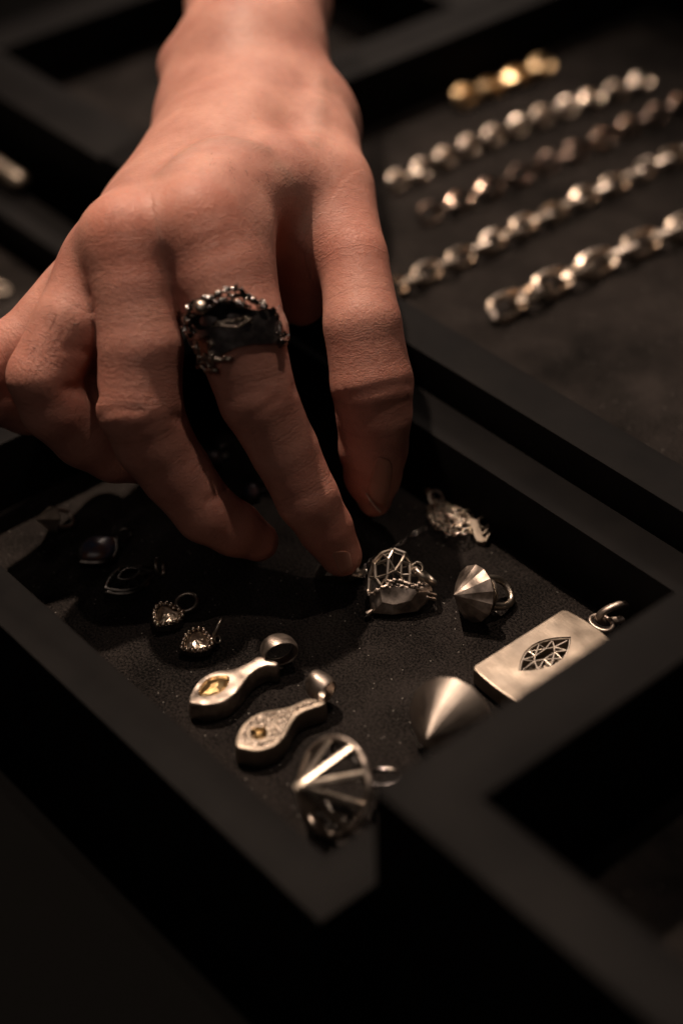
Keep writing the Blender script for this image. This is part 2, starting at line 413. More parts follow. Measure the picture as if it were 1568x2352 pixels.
def surface_nets(lo,hi,h):
    n=np.ceil((hi-lo)/h).astype(int)+1
    xs=[lo[i]+h*np.arange(n[i]) for i in range(3)]
    val=np.full(n,BIG,dtype=np.float32)
    B=24
    for i in range(0,n[0],B):
        for j in range(0,n[1],B):
            for k in range(0,n[2],B):
                sl=(slice(i,i+B),slice(j,j+B),slice(k,k+B))
                g=np.stack(np.meshgrid(xs[0][sl[0]],xs[1][sl[1]],xs[2][sl[2]],indexing='ij'),-1)
                shp=g.shape[:3]; c=g.reshape(-1,3); mid=(c.min(0)+c.max(0))/2; rad=np.linalg.norm(c.max(0)-mid)
                s=float(sdf(mid[None],False)[0])
                if abs(s)>rad+4: val[sl]=s; continue
                val[sl]=sdf(c).reshape(shp)
    ins=val<0
    c=np.zeros(tuple(n-1),int)
    offs=[(a,b,d) for a in(0,1) for b in(0,1) for d in(0,1)]
    cnt=sum(ins[a:a+n[0]-1,b:b+n[1]-1,d:d+n[2]-1].astype(int) for a,b,d in offs)
    act=(cnt>0)&(cnt<8); idx=np.full(act.shape,-1,int); ijk=np.argwhere(act); idx[act]=np.arange(len(ijk))
    acc=np.zeros((len(ijk),3)); w_=np.zeros(len(ijk))
    V=lambda o:val[ijk[:,0]+o[0],ijk[:,1]+o[1],ijk[:,2]+o[2]].astype(float)
    for a in range(8):
        for b in range(a+1,8):
            oa,ob=offs[a],offs[b]
            if sum(abs(p-q) for p,q in zip(oa,ob))!=1: continue
            va,vb=V(oa),V(ob); m=(va<0)!=(vb<0); t_=np.where(m,va/(va-vb+1e-12),0)
            pt=np.array(oa)[None]+t_[:,None]*(np.array(ob)-np.array(oa))[None]
            acc[m]+=pt[m]; w_[m]+=1
    verts=lo+h*(ijk+acc/w_[:,None])
    faces=[]
    for ax in range(3):
        u,v=(ax+1)%3,(ax+2)%3
        s0=[slice(None)]*3; s1=[slice(None)]*3; s0[ax]=slice(0,-1); s1[ax]=slice(1,None)
        ch=ins[tuple(s0)]!=ins[tuple(s1)]; e=np.argwhere(ch)
        ok=(e[:,u]>0)&(e[:,v]>0)&(e[:,u]<n[u]-1)&(e[:,v]<n[v]-1); e=e[ok]
        flip=ins[tuple(s0)][e[:,0],e[:,1],e[:,2]]
        du=np.zeros(3,int);du[u]=1;dv=np.zeros(3,int);dv[v]=1
        q=[idx[tuple((e-x).T)] for x in (du*0,du,du+dv,dv)]
        q=np.stack(q,1); q=np.where(flip[:,None],q,q[:,::-1]); faces.append(q)
    return verts,np.concatenate(faces)
allp=np.array([q for ch in list(FINGC.values())+[PALM] for a,b,ra,rb in ch for q in(a,b)])
lo=allp.min(0)-24; hi=allp.max(0)+24
verts,faces=surface_nets(lo,hi,.8)
nv=len(verts)
# relax: lightly on the fingers, strongly on the back of the hand and wrist
fd=np.full(nv,BIG)
for k_,ch in FINGC.items():
    c_=ch[1:] if k_!='thumb' else ch[2:]
    fd=np.minimum(fd,chain_sdf(verts,c_,1.))
wgt=np.clip(fd/6.,0,1)
for it in range(26):
    acc=np.zeros_like(verts); cn=np.zeros(nv)
    for a,b in((0,1),(1,2),(2,3),(3,0)):
        np.add.at(acc,faces[:,a],verts[faces[:,b]]); np.add.at(cn,faces[:,a],1)
        np.add.at(acc,faces[:,b],verts[faces[:,a]]); np.add.at(cn,faces[:,b],1)
    verts=verts+(.5*(wgt if it>3 else np.maximum(wgt,.8)))[:,None]*(acc/np.maximum(cn,1)[:,None]-verts)
hand=empty('hand',P(600,1400,0),None,"person's bare right hand with a dark ring, reaching down into the middle tray",'hand')
me=bpy.data.meshes.new('skin_surface'); inv=np.array(hand.matrix_world.inverted()); vw=verts*S+inv[:3,3]
me.from_pydata(vw.tolist(),[],faces.tolist()); me.update()
me.polygons.foreach_set('use_smooth',[True]*len(me.polygons))
along=np.zeros(nv); wr=np.full(nv,.12); best=np.full(nv,1e9); red=np.zeros(nv)
JO={'index':[3,5],'middle':[3,6],'ring':[2,5],'pinky':[3,5],'thumb':[1,3]}
for k,ch in FINGC.items():
    s=0.
    for a,b,ra,rb in ch:
        l=np.linalg.norm(b-a); h=np.clip(((verts-a)@(b-a))/(l*l),0,1); d=np.linalg.norm(verts-a-h[:,None]*(b-a),axis=1)-(ra+(rb-ra)*h)
        m=d<best; best[m]=d[m]; along[m]=s+h[m]*l+{'index':0,'middle':100,'ring':200,'pinky':300,'thumb':400}[k]; s+=l
    fm=best<3
    for ji,j in enumerate(JO[k]):
        p=px(*FING[k][j][:3]); d=np.linalg.norm(verts-p,axis=1)
        wr=np.maximum(wr,(1.0 if ji==0 else .75)*np.exp(-(d/11.)**2)); red=np.maximum(red,.55*np.exp(-(d/12.)**2))
    p=px(*FING[k][-1][:3]); d=np.linalg.norm(verts-p,axis=1); red=np.maximum(red,.9*np.exp(-(d/17.)**2))
wr=np.maximum(wr,.32*(best<1.5))
for (x,y,d_),g in (((282,525,418),1.),((452,500,415),.8),((225,595,432),.6)):
    p=px(x,y,d_); d=np.linalg.norm(verts-p,axis=1); red=np.maximum(red,g*np.exp(-(d/9.)**2)); wr=np.maximum(wr,.6*np.exp(-(d/10.)**2))
# back of the hand: the wrinkle coordinate follows the distance from the wrist
m=best>3; wp=px(575,130,500); along[m]=500+np.linalg.norm(verts[m]-wp,axis=1)
vein=np.zeros(nv)
for vp in VEINS:
    for p in vp: vein=np.maximum(vein,np.exp(-(np.linalg.norm(verts-p,axis=1)/1.9)**2))
red=np.clip(red+.25*(best<2)*1.,0,1)
for n_,a in (('along',along),('wrinkle',wr),('red',red),('vein',vein)):
    at=me.attributes.new(n_,'FLOAT','POINT'); at.data.foreach_set('value',a.astype(np.float32))
me.materials.append(skin)
ho=bpy.data.objects.new('skin_surface',me); COL.objects.link(ho); ho.parent=hand
# nails: curved plates lying on the skin
def nail(quad,nu=14,nv_=18,off=.35,d1=600,name='fingernail'):
    q=[np.array(a,float) for a in quad]; g=[]
    for i in range(nv_):
        row=[]
        for j in range(nu):
            u=j/(nu-1); v=i/(nv_-1)
            # rounded corners at the root
            uu=.5+(u-.5)*(1-.45*max(0,1-v*5)**2)*(1-.35*max(0,(v-.8)*5)**2)
            p=(q[0]*(1-uu)+q[1]*uu)*(1-v)+(q[3]*(1-uu)+q[2]*uu)*v
            w3=march(p[0],p[1],d1=d1)
            row.append(None if w3 is None else w3+normal(w3)*(off*(1-abs(2*u-1)**4*.8)+.12*v))
        g.append(row)
    m=MB(); id_={}
    for i in range(nv_):
        for j in range(nu):
            if g[i][j] is not None: id_[i,j]=len(m.v); m.v.append(tuple(g[i][j]))
    for i in range(nv_-1):
        for j in range(nu-1):
            ks=[(i,j),(i,j+1),(i+1,j+1),(i+1,j)]
            if all(k in id_ for k in ks): m.f.append(tuple(id_[k] for k in ks))
    if not m.f: return
    o=m.build(name,nail_m,hand,angle=180)
    so=o.modifiers.new('thickness','SOLIDIFY'); so.thickness=.0003; so.offset=-1
    return o
nail([(862,1046),(903,1058),(890,1172),(842,1134)],off=.3)
nail([(760,1268),(802,1264),(810,1306),(782,1318)],off=.07)
m=MB(); pp=[p+normal(p)*.42 for p in [march(*q) for q in [(841,1131),(850,1145),(861,1160),(872,1173),(882,1183)]] if p is not None]; m.tube(pp,[.15,.26,.3,.3,.18],seg=7); m.build('nail_edge',nail_tip,hand)

m=MB(); hr=np.random.default_rng(11)
for (x0,y0,x1,y1,dx,dy,n_) in ((70,740,150,860,-26,-8,26),(120,690,190,760,-22,4,14),(470,300,620,420,-6,22,30),(250,470,330,520,-14,14,12)):
    for _ in range(n_):
        x=hr.uniform(x0,x1); y=hr.uniform(y0,y1); p=march(x,y)
        if p is None: continue
        nn=normal(p); e=Dp(x+dx+hr.normal(0,5),y+dy+hr.normal(0,5),depth(p)); t_=unit(e-p); ln=hr.uniform(2.,4.)
        m.tube([p,p+(nn*.35+t_*.6)*ln*.5,p+(nn*.35+t_)*ln*.8],[.035,.03,.012],seg=4)
hairm,tt,hb=nt('body_hair'); hb.inputs['Base Color'].default_value=(.05,.03,.02,1); hb.inputs['Roughness'].default_value=.5
m.build('fine_hair',hairm,hand,angle=180)

# ================================================================ ring on the index finger
ra_=px(500,640,424); rb_=px(592,915,431); rc=px(541,752,428); rax=unit(rb_-ra_)
ring=empty('finger_ring',rc,None,'blackened silver ring with a rugged molten crest on the index finger','ring')
rR=11.0
ru=unit(-VIEW-rax*(-VIEW@rax)); rw=np.cross(rax,ru)
def Rz(x,y): return 407.7+.18*x, 627+.18*y
def on_ring(x,y,lift=0.):
    X,Y_=Rz(x,y); r=ray(X,Y_); o=C-rc; r_=r-rax*(r@rax); o_=o-rax*(o@rax); RR=rR+lift
    a=r_@r_; b=2*r_@o_; c=o_@o_-RR*RR; dd=b*b-4*a*c
    t=(-b-math.sqrt(max(dd,0)))/2/a; p=C+r*t
    if dd<0:
        q=p-rc; h=q@rax; q=q-rax*h; p=rc+rax*h+unit(q)*RR
    return p
def cyl(th,h,r): return rc+rax*h+(ru*math.cos(th)+rw*math.sin(th))*r
def th_h(p):
    q=p-rc; return math.atan2(q@rw,q@ru), q@rax
up_e=[th_h(on_ring(*q)) for q in [(110,560),(300,420),(520,330),(760,420),(1000,470),(1240,480)]]
lo_e=[th_h(on_ring(*q)) for q in [(230,900),(330,1180),(560,1040),(740,950),(950,905),(1380,900)]]
def edge(e,th):
    e=sorted(e); xs=[a for a,_ in e]; ys=[b for _,b in e]; return float(np.interp(th,xs,ys,period=2*math.pi))
m=MB(); nT=120; rs=[]
for k in range(7):
    v=k/6; row=[]
    for i in range(nT):
        th=-math.pi+2*math.pi*i/nT; h=edge(up_e,th)*(1-v)+edge(lo_e,th)*v
        r=rR+.15+.35*math.sin(v*math.pi)+.15*math.sin(th*9+v*5)*math.sin(th*4+2)
        row.append(cyl(th,h,r))
    rs.append(row)
inner=[[cyl(*th_h(p),rR-.6) for p in row] for row in (rs[-1],rs[0])]
allr=rs+inner; V=[p for r in allr for p in r]; Fc=[]
for i in range(len(allr)):
    j=(i+1)%len(allr)
    for k in range(nT): Fc.append((i*nT+k,i*nT+(k+1)%nT,j*nT+(k+1)%nT,j*nT+k))
m.add(V,Fc); m.build('band',plate_dark,ring,angle=60)
def knob(m,path,r,jit,lift=.7,n=4):
    pp=smooth_path([on_ring(x,y,lift) for x,y in path],n); pp=[p+rng.normal(0,jit,3) for p in pp]
    rr=[max(.25,r*(1+.55*rng.normal())) for _ in pp]
    m.tube(pp,rr,seg=8)
    for p in pp[::2]:
        if rng.random()<.3: m.ball(p+rng.normal(0,r*.6,3),r*rng.uniform(.7,1.25),1)
m=MB()
knob(m,[(120,560),(150,450),(250,350),(400,330),(480,300),(540,250),(660,205),(780,205),(880,290),(960,350),(1060,390),(1130,440)],.8,.15,1.0)
knob(m,[(150,430),(300,400),(430,430),(530,350),(640,350),(740,380),(840,420),(950,430)],.6,.12,1.2)
knob(m,[(530,260),(560,330),(640,300),(760,290),(880,320)],.45,.2,1.2)
knob(m,[(110,560),(100,650),(110,740),(180,820)],.6,.2,.9)
knob(m,[(160,560),(150,700),(220,760)],.5,.25,.7)
knob(m,[(1060,390),(1130,470),(1240,470),(1290,600),(1310,740)],.4,.12,.8)
knob(m,[(1310,740),(1390,790),(1370,860),(1300,890)],.6,.25,.8)
m.build('crest',silver_dark,ring,angle=70)
m=MB()
knob(m,[(420,690),(530,665),(640,680),(760,685),(860,630),(950,578)],.32,.05,1.0)
knob(m,[(480,640),(560,620),(680,610),(780,585),(860,570)],.28,.1,.7)
m.ball(on_ring(300,430,1.2),1.9,2,(1.1,1,.9))
m.build('eye_rim',silver_oxid,ring,angle=70)
m=MB()
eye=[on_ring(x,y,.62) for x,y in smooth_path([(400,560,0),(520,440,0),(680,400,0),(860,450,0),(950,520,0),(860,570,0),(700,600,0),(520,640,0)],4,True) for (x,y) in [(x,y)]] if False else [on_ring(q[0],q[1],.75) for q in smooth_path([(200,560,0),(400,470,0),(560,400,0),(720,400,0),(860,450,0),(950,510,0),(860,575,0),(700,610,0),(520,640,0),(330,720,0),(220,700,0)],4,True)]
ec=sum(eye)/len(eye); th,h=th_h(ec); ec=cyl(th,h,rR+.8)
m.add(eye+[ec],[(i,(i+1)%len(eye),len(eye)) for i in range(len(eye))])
black,tt,bb_=nt('hollow_shade_black'); bb_.inputs['Base Color'].default_value=(.004,.004,.004,1); bb_.inputs['Roughness'].default_value=.35  # black sheet laid on the band, painting the shade of a hollow
m.build('hollow_shade',black,ring)
m=MB()
knob(m,[(230,860),(250,980),(270,1100),(330,1200),(420,1250),(490,1240)],.6,.3,.6)
knob(m,[(300,1080),(400,1080),(500,1110),(600,1100),(700,1080)],.5,.15,.6)
knob(m,[(280,1180),(370,1150),(470,1190)],.5,.3,.5)
knob(m,[(400,860),(430,920),(400,1000),(450,1060)],.35,.12,.6)
m.build('lower_scroll',silver_oxid,ring,angle=70)
m=MB(); pl=[on_ring(x,y,.75) for x,y in [(215,860),(300,820),(400,790),(400,860),(380,930),(385,1040),(330,1070),(280,1040),(260,950)]]
pc=sum(pl)/len(pl); m.add(pl+[pc],[(i,(i+1)%len(pl),len(pl)) for i in range(len(pl))]); m.build('rosy_plate',brown_silver,ring)

# ================================================================ pendants
pave_m=metal('pave_stones',(.90,.78,.68),.30,.05,dark=(.6,.52,.46),dscale=1500)
silver_chain=metal('chain_silver',(.80,.68,.57),.24,.04,dark=(.55,.46,.38),dscale=220)
silver_cone=metal('burnished_silver',(.60,.53,.47),.34,.08,dark=(.42,.36,.32),dscale=90)
silver_oxid2=metal('glossy_chain_silver',(.62,.58,.54),.12,.02,dark=(.30,.27,.24),dscale=900)
def vis_ring(m,a,b,R2,r,open_=.3,side=1,seg=12,n=40,**k):
    """wire ring spanning a to b; open_ is how far its face is turned towards the front"""
    a=np.array(a);b=np.array(b); u=unit(b-a); n0=np.cross(u,VIEW)*side; n0=unit(n0); v=-VIEW-u*(-VIEW@u); v=unit(v)
    nn=n0*math.sqrt(1-open_**2)+v*open_
    ring_loop(m,(a+b)/2,nn,np.linalg.norm(b-a)/2,R2,r,axis=u,seg=seg,n=n,**k)
def ring_loop(m,c,nrm,R1,R2,r,axis=None,seg=10,n=40,**k):
    """closed wire loop round c, lying in the plane whose normal is nrm; R1 along axis"""
    nrm=unit(nrm); a=unit(np.array(axis)-nrm*(np.array(axis)@nrm)); b=np.cross(nrm,a)
    m.tube(loop_pts(c,a,b,R1,R2,n),r,closed=True,seg=seg,**k)
# ---- lattice and solid heart pendants
def Lz(x,y): return 815+.14*x,1223+.14*y
def lean(x,y,out=0.,base=1403,k=12.5):
    X,Y_=Lz(x,y); z=max(.6,(base-Y_)/k); return P(X,Y_,z)-VIEW*out
def lattice_heart():
    root=empty('lattice_pendant',P(918,1402,0),None,'silver pendant with an openwork lattice dome above a faceted block, beside the index fingertip','pendant','half lattice pendants')
    tabl=[(410,950),(640,870),(980,930),(1000,980),(900,1110),(620,1170),(440,1130)]
    mid=[(230,1010),(1130,830),(1240,870),(1260,960),(250,1130),(1180,1050)]
    low=[(410,1290),(280,1320),(620,1345),(820,1290),(1020,1290),(1190,1130),(240,1200)]
    h=[lean(x,y,4.2) for x,y in tabl]+[lean(x,y,2.4) for x,y in mid]+[lean(x,y,1.2) for x,y in low]+[lean(620,1200,3.4),lean(410,1250,2.2),lean(780,1230,2.9),lean(1010,1150,2.3)]
    h+=[lean(x,y,-3.2) for x,y in [(300,1000),(700,900),(1150,900),(600,1230),(1050,1150)]]
    m=MB(); m.hull(h); m.build('faceted_block',silver,root,smooth=False)
    v={'A':(625,280,1.2),'B':(815,350,1.2),'C':(920,520,.8),'D':(440,350,1.0),'E':(300,500,.8),'F':(235,730,.6),'G':(220,960,1.2),'H':(545,430,3.0),'I':(755,470,3.0),'J':(650,620,3.6),
       'K':(335,745,2.4),'L':(530,680,3.4),'M':(745,690,3.4),'N':(890,525,2.0),'O':(895,690,2.8),'Q':(420,860,3.),'R':(810,820,3.6),'S':(885,800,3.2),'T':(1050,700,1.4),'U':(1075,830,1.8),'W':(495,800,3.6),'Pp':(325,530,1.6),'X':(1000,640,.8),'Y':(1190,850,1.2)}
    q={k:lean(*a) for k,a in v.items()}
    m=MB()
    for a,b,r in [('A','D',.5),('D','E',.5),('E','F',.42),('F','G',.4),('A','B',.55),('B','C',.5),('C','X',.45),('X','T',.4),('T','Y',.4),('A','H',.34),('D','H',.32),('H','L',.42),('H','J',.3),('J','I',.36),('I','B',.34),('I','M',.3),('I','N',.34),('C','N',.4),('N','O',.42),('O','S',.4),
        ('L','J',.3),('J','M',.3),('M','R',.3),('K','Pp',.45),('Pp','E',.4),('Pp','H',.34),('K','L',.3),('K','Q',.38),('L','W',.3),('M','O',.3),('O','T',.3),('T','U',.34),('K','F',.34)]:
        m.tube([q[a],q[b]],r*1.05,seg=6)
        m.ball(q[b],r*1.05,1)
    # back wires of the dome
    back=[lean(x,y,-2.5) for x,y in [(625,330),(400,450),(300,700),(600,640),(850,560),(1000,760),(700,860),(430,860)]]
    for i,j in [(0,3),(3,1),(3,4),(3,6),(3,7)]: m.tube([back[i],back[j]],.2,seg=6)
    # flat bevelled facets round the rim of the dome
    for a,b,c_,d_ in (('A','B','I','H'),('D','A','H','H'),('E','D','H','Pp'),('B','C','N','I')):
        e=.30 if a!='A' else .26; pa,pb,pc,pd=q[a],q[b],q[c_],q[d_]; i1=pb+(pc-pb)*e; i2=pa+(pd-pa)*e
        m.add([pa,pb,i1,i2,pa+VIEW*.5,pb+VIEW*.5,i1+VIEW*.5,i2+VIEW*.5],[(0,1,2,3),(4,5,6,7),(0,1,5,4),(1,2,6,5),(2,3,7,6),(3,0,4,7)])
    m.build('lattice_dome',silver_oxid,root,angle=50)
    m=MB()   # melted seam
    for path in ([(225,950),(250,1010),(300,960),(360,930),(440,890),(520,860),(560,800),(620,800),(700,830),(760,860),(830,880),(900,890),(960,880),(1000,860),(1060,840),(1130,830)],[(230,1000),(330,950),(430,900),(560,880),(620,840)],[(550,780),(640,790),(740,780),(800,810),(860,840),(940,840)],[(980,880),(1040,850),(1000,920)]):
        pp=smooth_path([lean(x,y,4.0 if 300<x<1050 else 2.8) for x,y in path],4); pp=[p+rng.normal(0,.16,3) for p in pp]
        m.tube(pp,[max(.15,.3*(1+.5*rng.normal())) for _ in pp],seg=7)
        for p in pp:
            if rng.random()<.5: m.ball(p+rng.normal(0,.2,3),rng.uniform(.2,.42),1)
    m.build('molten_seam',silver,root,angle=80)
    m=MB()
    for a,b in (((1200,990),(1310,1020)),((1180,1060),(1300,1090))): m.tube([lean(*a,2.6),lean(*b,2.0)],[.45,.42],seg=8); m.ball(lean(*a,2.6),.45,2); m.ball(lean(*b,2.),.42,2)
    m.tube([lean(200,1330,1.6),lean(240,1300,2.2),lean(280,1265,2.6)],[.8,.6,.3],seg=8)
    m.build('claws',silver,root)
    m=MB(); c=lean(1020,580,1.2); ring_loop(m,c,camdir(.1,-.3,-1),1.25,1.35,.3,axis=camdir(1,0,0)); m.build('small_loop',silver_oxid,root)
    m=MB(); a=np.array(lean(990,600,1.8)); b=np.array(lean(1290,830,.8)); c=(a+b)/2
    vis_ring(m,a,b,2.2,.72,.16); m.build('bail',silver_oxid,root)
    return root
lattice_heart()
def touched_pendant():
    root=empty('pendant_necklace',P(780,1335,0),None,'faceted silver pendant pinned under the index fingertip, its fine chain heaped by the tray wall','necklace')
    m=MB(); q=lambda x,y,z,o=0: P(x,y,z)-VIEW*o
    m.hull([q(722,1322,1),q(735,1300,3.5),q(752,1290,5),q(790,1290,5.2),q(824,1306,4),q(832,1322,2.5),q(800,1338,1.2),q(760,1340,.6),q(728,1334,.4),q(745,1322,3.2,.6),q(800,1322,3.2,.6),q(760,1300,5.3,.4),q(730,1300,0),q(830,1312,0),q(780,1290,0),q(845,1316,1)])
    m.build('faceted_block',silver_oxid,root,smooth=False)
    m=MB()
    for y in (1313,1321): m.tube([q(808,y,4.4),q(824,y+1,3.8)],.5,seg=8); m.ball(q(808,y,4.4),.5,2); m.ball(q(824,y+1,3.8),.5,2)
    m.build('claws',silver,root)
    # chain: from the pendant, behind the lattice one, to a heap near the wall
    def links(path,step,Rl,r,seed):
        rg=np.random.default_rng(seed); pp=[np.array(p) for p in path]; out=MB(); acc=0; last=None; k=0
        L_=[0]; 
        for a,b in zip(pp[:-1],pp[1:]): L_.append(L_[-1]+np.linalg.norm(b-a))
        n=int(L_[-1]/step)
        arr=np.array(pp)
        for i in range(n):
            s=i*step; p=np.array([np.interp(s,L_,arr[:,j]) for j in range(3)]); p2=np.array([np.interp(min(s+.3,L_[-1]),L_,arr[:,j]) for j in range(3)])
            t_=p2-p; t_=t_/(np.linalg.norm(t_)+1e-9) if np.linalg.norm(t_)>1e-6 else np.array([1.,0,0])
            nn=np.cross(t_,[0,0,1]) if i%2 else np.array([0,0,1.])+.3*np.cross(t_,[0,0,1]); nn=nn+rg.normal(0,.25,3)
            ring_loop(out,p,nn,Rl,Rl*.68,r,axis=t_,seg=5,n=10)
        return out
    run=smooth_path([P(832,1322,2),P(850,1290,.8),P(900,1262,.6),P(950,1228,.6),P(990,1205,1.5)],6)
    links(run,1.25,.85,.16,1).build('chain_run',silver_dark,root,angle=180)  # darker silver than the heap paints in the shade on this stretch
    heap=[]; rg=np.random.default_rng(5)
    corners=[(988,1135),(1000,1150),(1020,1200),(1060,1215),(1078,1180),(1040,1165),(1010,1190),(1050,1198),(1015,1148),(985,1170),(1010,1212),(1068,1200),(1085,1176),(1045,1185),(1000,1168),(1028,1222),(1062,1218),(1030,1175),(990,1150),(1020,1165),(1075,1190),(1082,1215),(1050,1225),(1018,1210)]
    for i,(x,y) in enumerate(corners): heap.append(P(x+rg.normal(0,3),y+rg.normal(0,3),1.+2.4*rg.random()+ (1.2 if 1005<x<1070 else 0)))
    links(smooth_path(heap,6),1.6,1.05,.2,3).build('chain_heap',silver_chain,root,angle=180)
    m=MB(); c=P(1000,1142,3.5); ring_loop(m,c,camdir(0,-.3,-1),1.7,1.7,.42,axis=camdir(1,0,0)); m.build('end_ring',silver,root)
    m=MB()   # lobster clasp
    Z5=lambda x,y,z=3.: P(1500/1.5943+.14*x-.0,1097.8+.14*y,z)
    Z5=lambda x,y,z=3.: P((1500+.2232*x)*.6272,(1750+.2232*y)*.6272,z)
    body=[Z5(950,640,3.5),Z5(1010,830,2.6),Z5(1100,1030,1.4),Z5(1230,1060,1.2),Z5(1210,930,2.4),Z5(1130,800,3.4),Z5(1110,690,4.)]
    bot=[p-np.array([0,0,1.1]) for p in body]; m.rings([bot,body]); 
    m.tube(smooth_path([Z5(1230,1050,1.6),Z5(1300,930,2),Z5(1370,860,2.2),Z5(1350,790,2.6),Z5(1290,830,2.8),Z5(1200,930,2.5)],4),.42,seg=8)
    m.build('clasp',silver_satin,root,angle=50)
    m=MB(); ring_loop(m,Z5(1210,730,3.6),camdir(0,-.2,-1),1.35,1.35,.38,axis=camdir(1,0,0)); ring_loop(m,Z5(1290,610,3.),camdir(.2,-.3,-1),1.25,1.5,.26,axis=camdir(1,-.4,0)); ring_loop(m,Z5(960,590,3.4),camdir(.2,-.3,-1),1.2,1.0,.3,axis=camdir(1,.3,0)); m.build('clasp_rings',silver_satin,root)
touched_pendant()
# ---- cone ("diamond point") pendants
def diamond(c,ax,Rr,hc,label,mat,seg=14,crown=.28,collar=True,bail=(3.6,.75),cat='pendant',name='cone_pendant',bail_n=None,flip=None,smooth=False,letters=False,phase=.5):
    Rm=frame(ax,(0,0,1)); # x=axis
    Q=np.array([Rm[:,1],Rm[:,2],Rm[:,0]]).T           # local z along the axis (apex side)
    root=empty(name,c,Q,label,cat)
    m=MB(); m.lathe([(.01,hc),(Rr,0.),(Rr*.985,-Rr*.06),(Rr*.62,-Rr*crown)],seg,phase); m.build('cone',mat,root,world=False,smooth=smooth,angle=30)
    zb=-Rr*crown
    if collar:
        m=MB(); r=Rr*.52; m.lathe([(r,zb+.3),(r,zb-.5),(r*.94,zb-.6),(r*.94,zb-1.9),(r,zb-2.),(r,zb-2.5),(r*.5,zb-2.9)],40); m.build('collar',silver_oxid,root,world=False,angle=30)
        m=MB()
        nk=26
        for k in range(nk):     # raised letters round the collar, too fine to read
            a=2*math.pi*k/nk; e=np.array([math.cos(a),math.sin(a),0]); t_=np.array([-math.sin(a),math.cos(a),0]); z1=zb-.75; z2=zb-1.75; b=e*r*.97
            kind=k%5
            m.tube([b+np.array([0,0,z1]),b+np.array([0,0,z2])],.11,seg=5)
            if kind in(0,2,3): m.tube([b+t_*.5+np.array([0,0,z1]),b+t_*.5+np.array([0,0,z2])],.1,seg=5)
            if kind in(0,1,4): m.tube([b+np.array([0,0,z1]),b+t_*.5+np.array([0,0,z1])],.1,seg=5)
            if kind in(1,3): m.tube([b+np.array([0,0,(z1+z2)/2]),b+t_*.5+np.array([0,0,(z1+z2)/2])],.1,seg=5)
        m.build('engraving',silver_oxid,root,world=False); zb-=2.5
    bR,br=bail; bn=Q.T@np.array(bail_n if bail_n is not None else camdir(.1,-.5,-1)); bn=bn-np.array([0,0,bn[2]]); bn=unit(bn); s=np.cross(bn,[0,0,1])
    pts=smooth_path([s*bR*.72+np.array([0,0,zb+.4]),s*bR*.76+np.array([0,0,zb-bR*.7]),s*bR*.5+np.array([0,0,zb-bR*1.25]),np.array([0,0,zb-bR*1.4]),-s*bR*.5+np.array([0,0,zb-bR*1.25]),-s*bR*.76+np.array([0,0,zb-bR*.7]),-s*bR*.72+np.array([0,0,zb+.4])],5)
    m=MB(); m.tube(pts,br,seg=12); m.build('bail',silver_oxid,root,world=False)
    return root
diamond(P(1088,1364,6.9),camdir(-.80,.02,-.60),6.9,6.2,'faceted silver cone pendant on its side with engraved collar, right of the lattice pendant',silver,bail=(4.9,.9))
diamond(P(1034,1656,9.5),camdir(-.50,.25,-.83),10.0,11.,'large polished silver cone half hidden behind the tall tray, below the tag',silver_cone,seg=16,smooth=True,collar=False,phase=.2)
diamond(P(122,1192,4.2),camdir(-.80,.02,-.60),3.6,5.0,'small dull cone pendant in deep shadow at the far left of the felt',silver_satin,seg=6,collar=False,bail=(3.2,.5))
# ---- openwork cone
def wire_cone():
    c=P(766,1808,9.2); ax=camdir(-.70,-.10,-.70); Rm=frame(ax,(0,0,1)); Q=np.array([Rm[:,1],Rm[:,2],Rm[:,0]]).T
    root=empty('openwork_cone_pendant',c,Q,'openwork silver cone of bars with a small loop, standing nearest the felt corner','pendant')
    Rr=10.0; hc=10.5; nb=9; m=MB()
    rim=[np.array([Rr*math.cos(2*math.pi*(k+.3)/nb),Rr*math.sin(2*math.pi*(k+.3)/nb),0]) for k in range(nb)]
    top=[np.array([Rr*.66*math.cos(2*math.pi*(k+.8)/nb),Rr*.66*math.sin(2*math.pi*(k+.8)/nb),-3.2]) for k in range(nb)]
    apex=np.array([0,0,hc])
    for k in range(nb):
        m.tube([apex,rim[k]],[1.05,.9],seg=8,flat=.6)
    m.build('spokes',silver_oxid,root,world=False)
    m=MB(); 
    for k in range(64):
        pass
    m.tube(loop_pts((0,0,0),(1,0,0),(0,1,0),Rr,Rr,64),.85,closed=True,seg=10,flat=.8,up=(0,0,1)); m.build('rim',silver,root,world=False)
    m=MB()
    for k in range(nb):
        m.tube([rim[k],top[k]],.5,seg=6); m.tube([rim[k],top[(k-1)%nb]],.5,seg=6); m.tube([top[k],top[(k+1)%nb]],.5,seg=6)
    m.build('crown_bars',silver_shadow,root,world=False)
    m=MB(); a=P(845,1786,9.5); b=P(905,1786,6.); ring_loop(m,(a+b)/2,np.cross(b-a,camdir(0,-.45,-.9)@np.eye(3))if False else unit(camdir(0,-.93,-.37)),np.linalg.norm(b-a)/2+.4,3.2,.55,axis=b-a,seg=8); m.build('loop',silver_dark,root)
wire_cone()
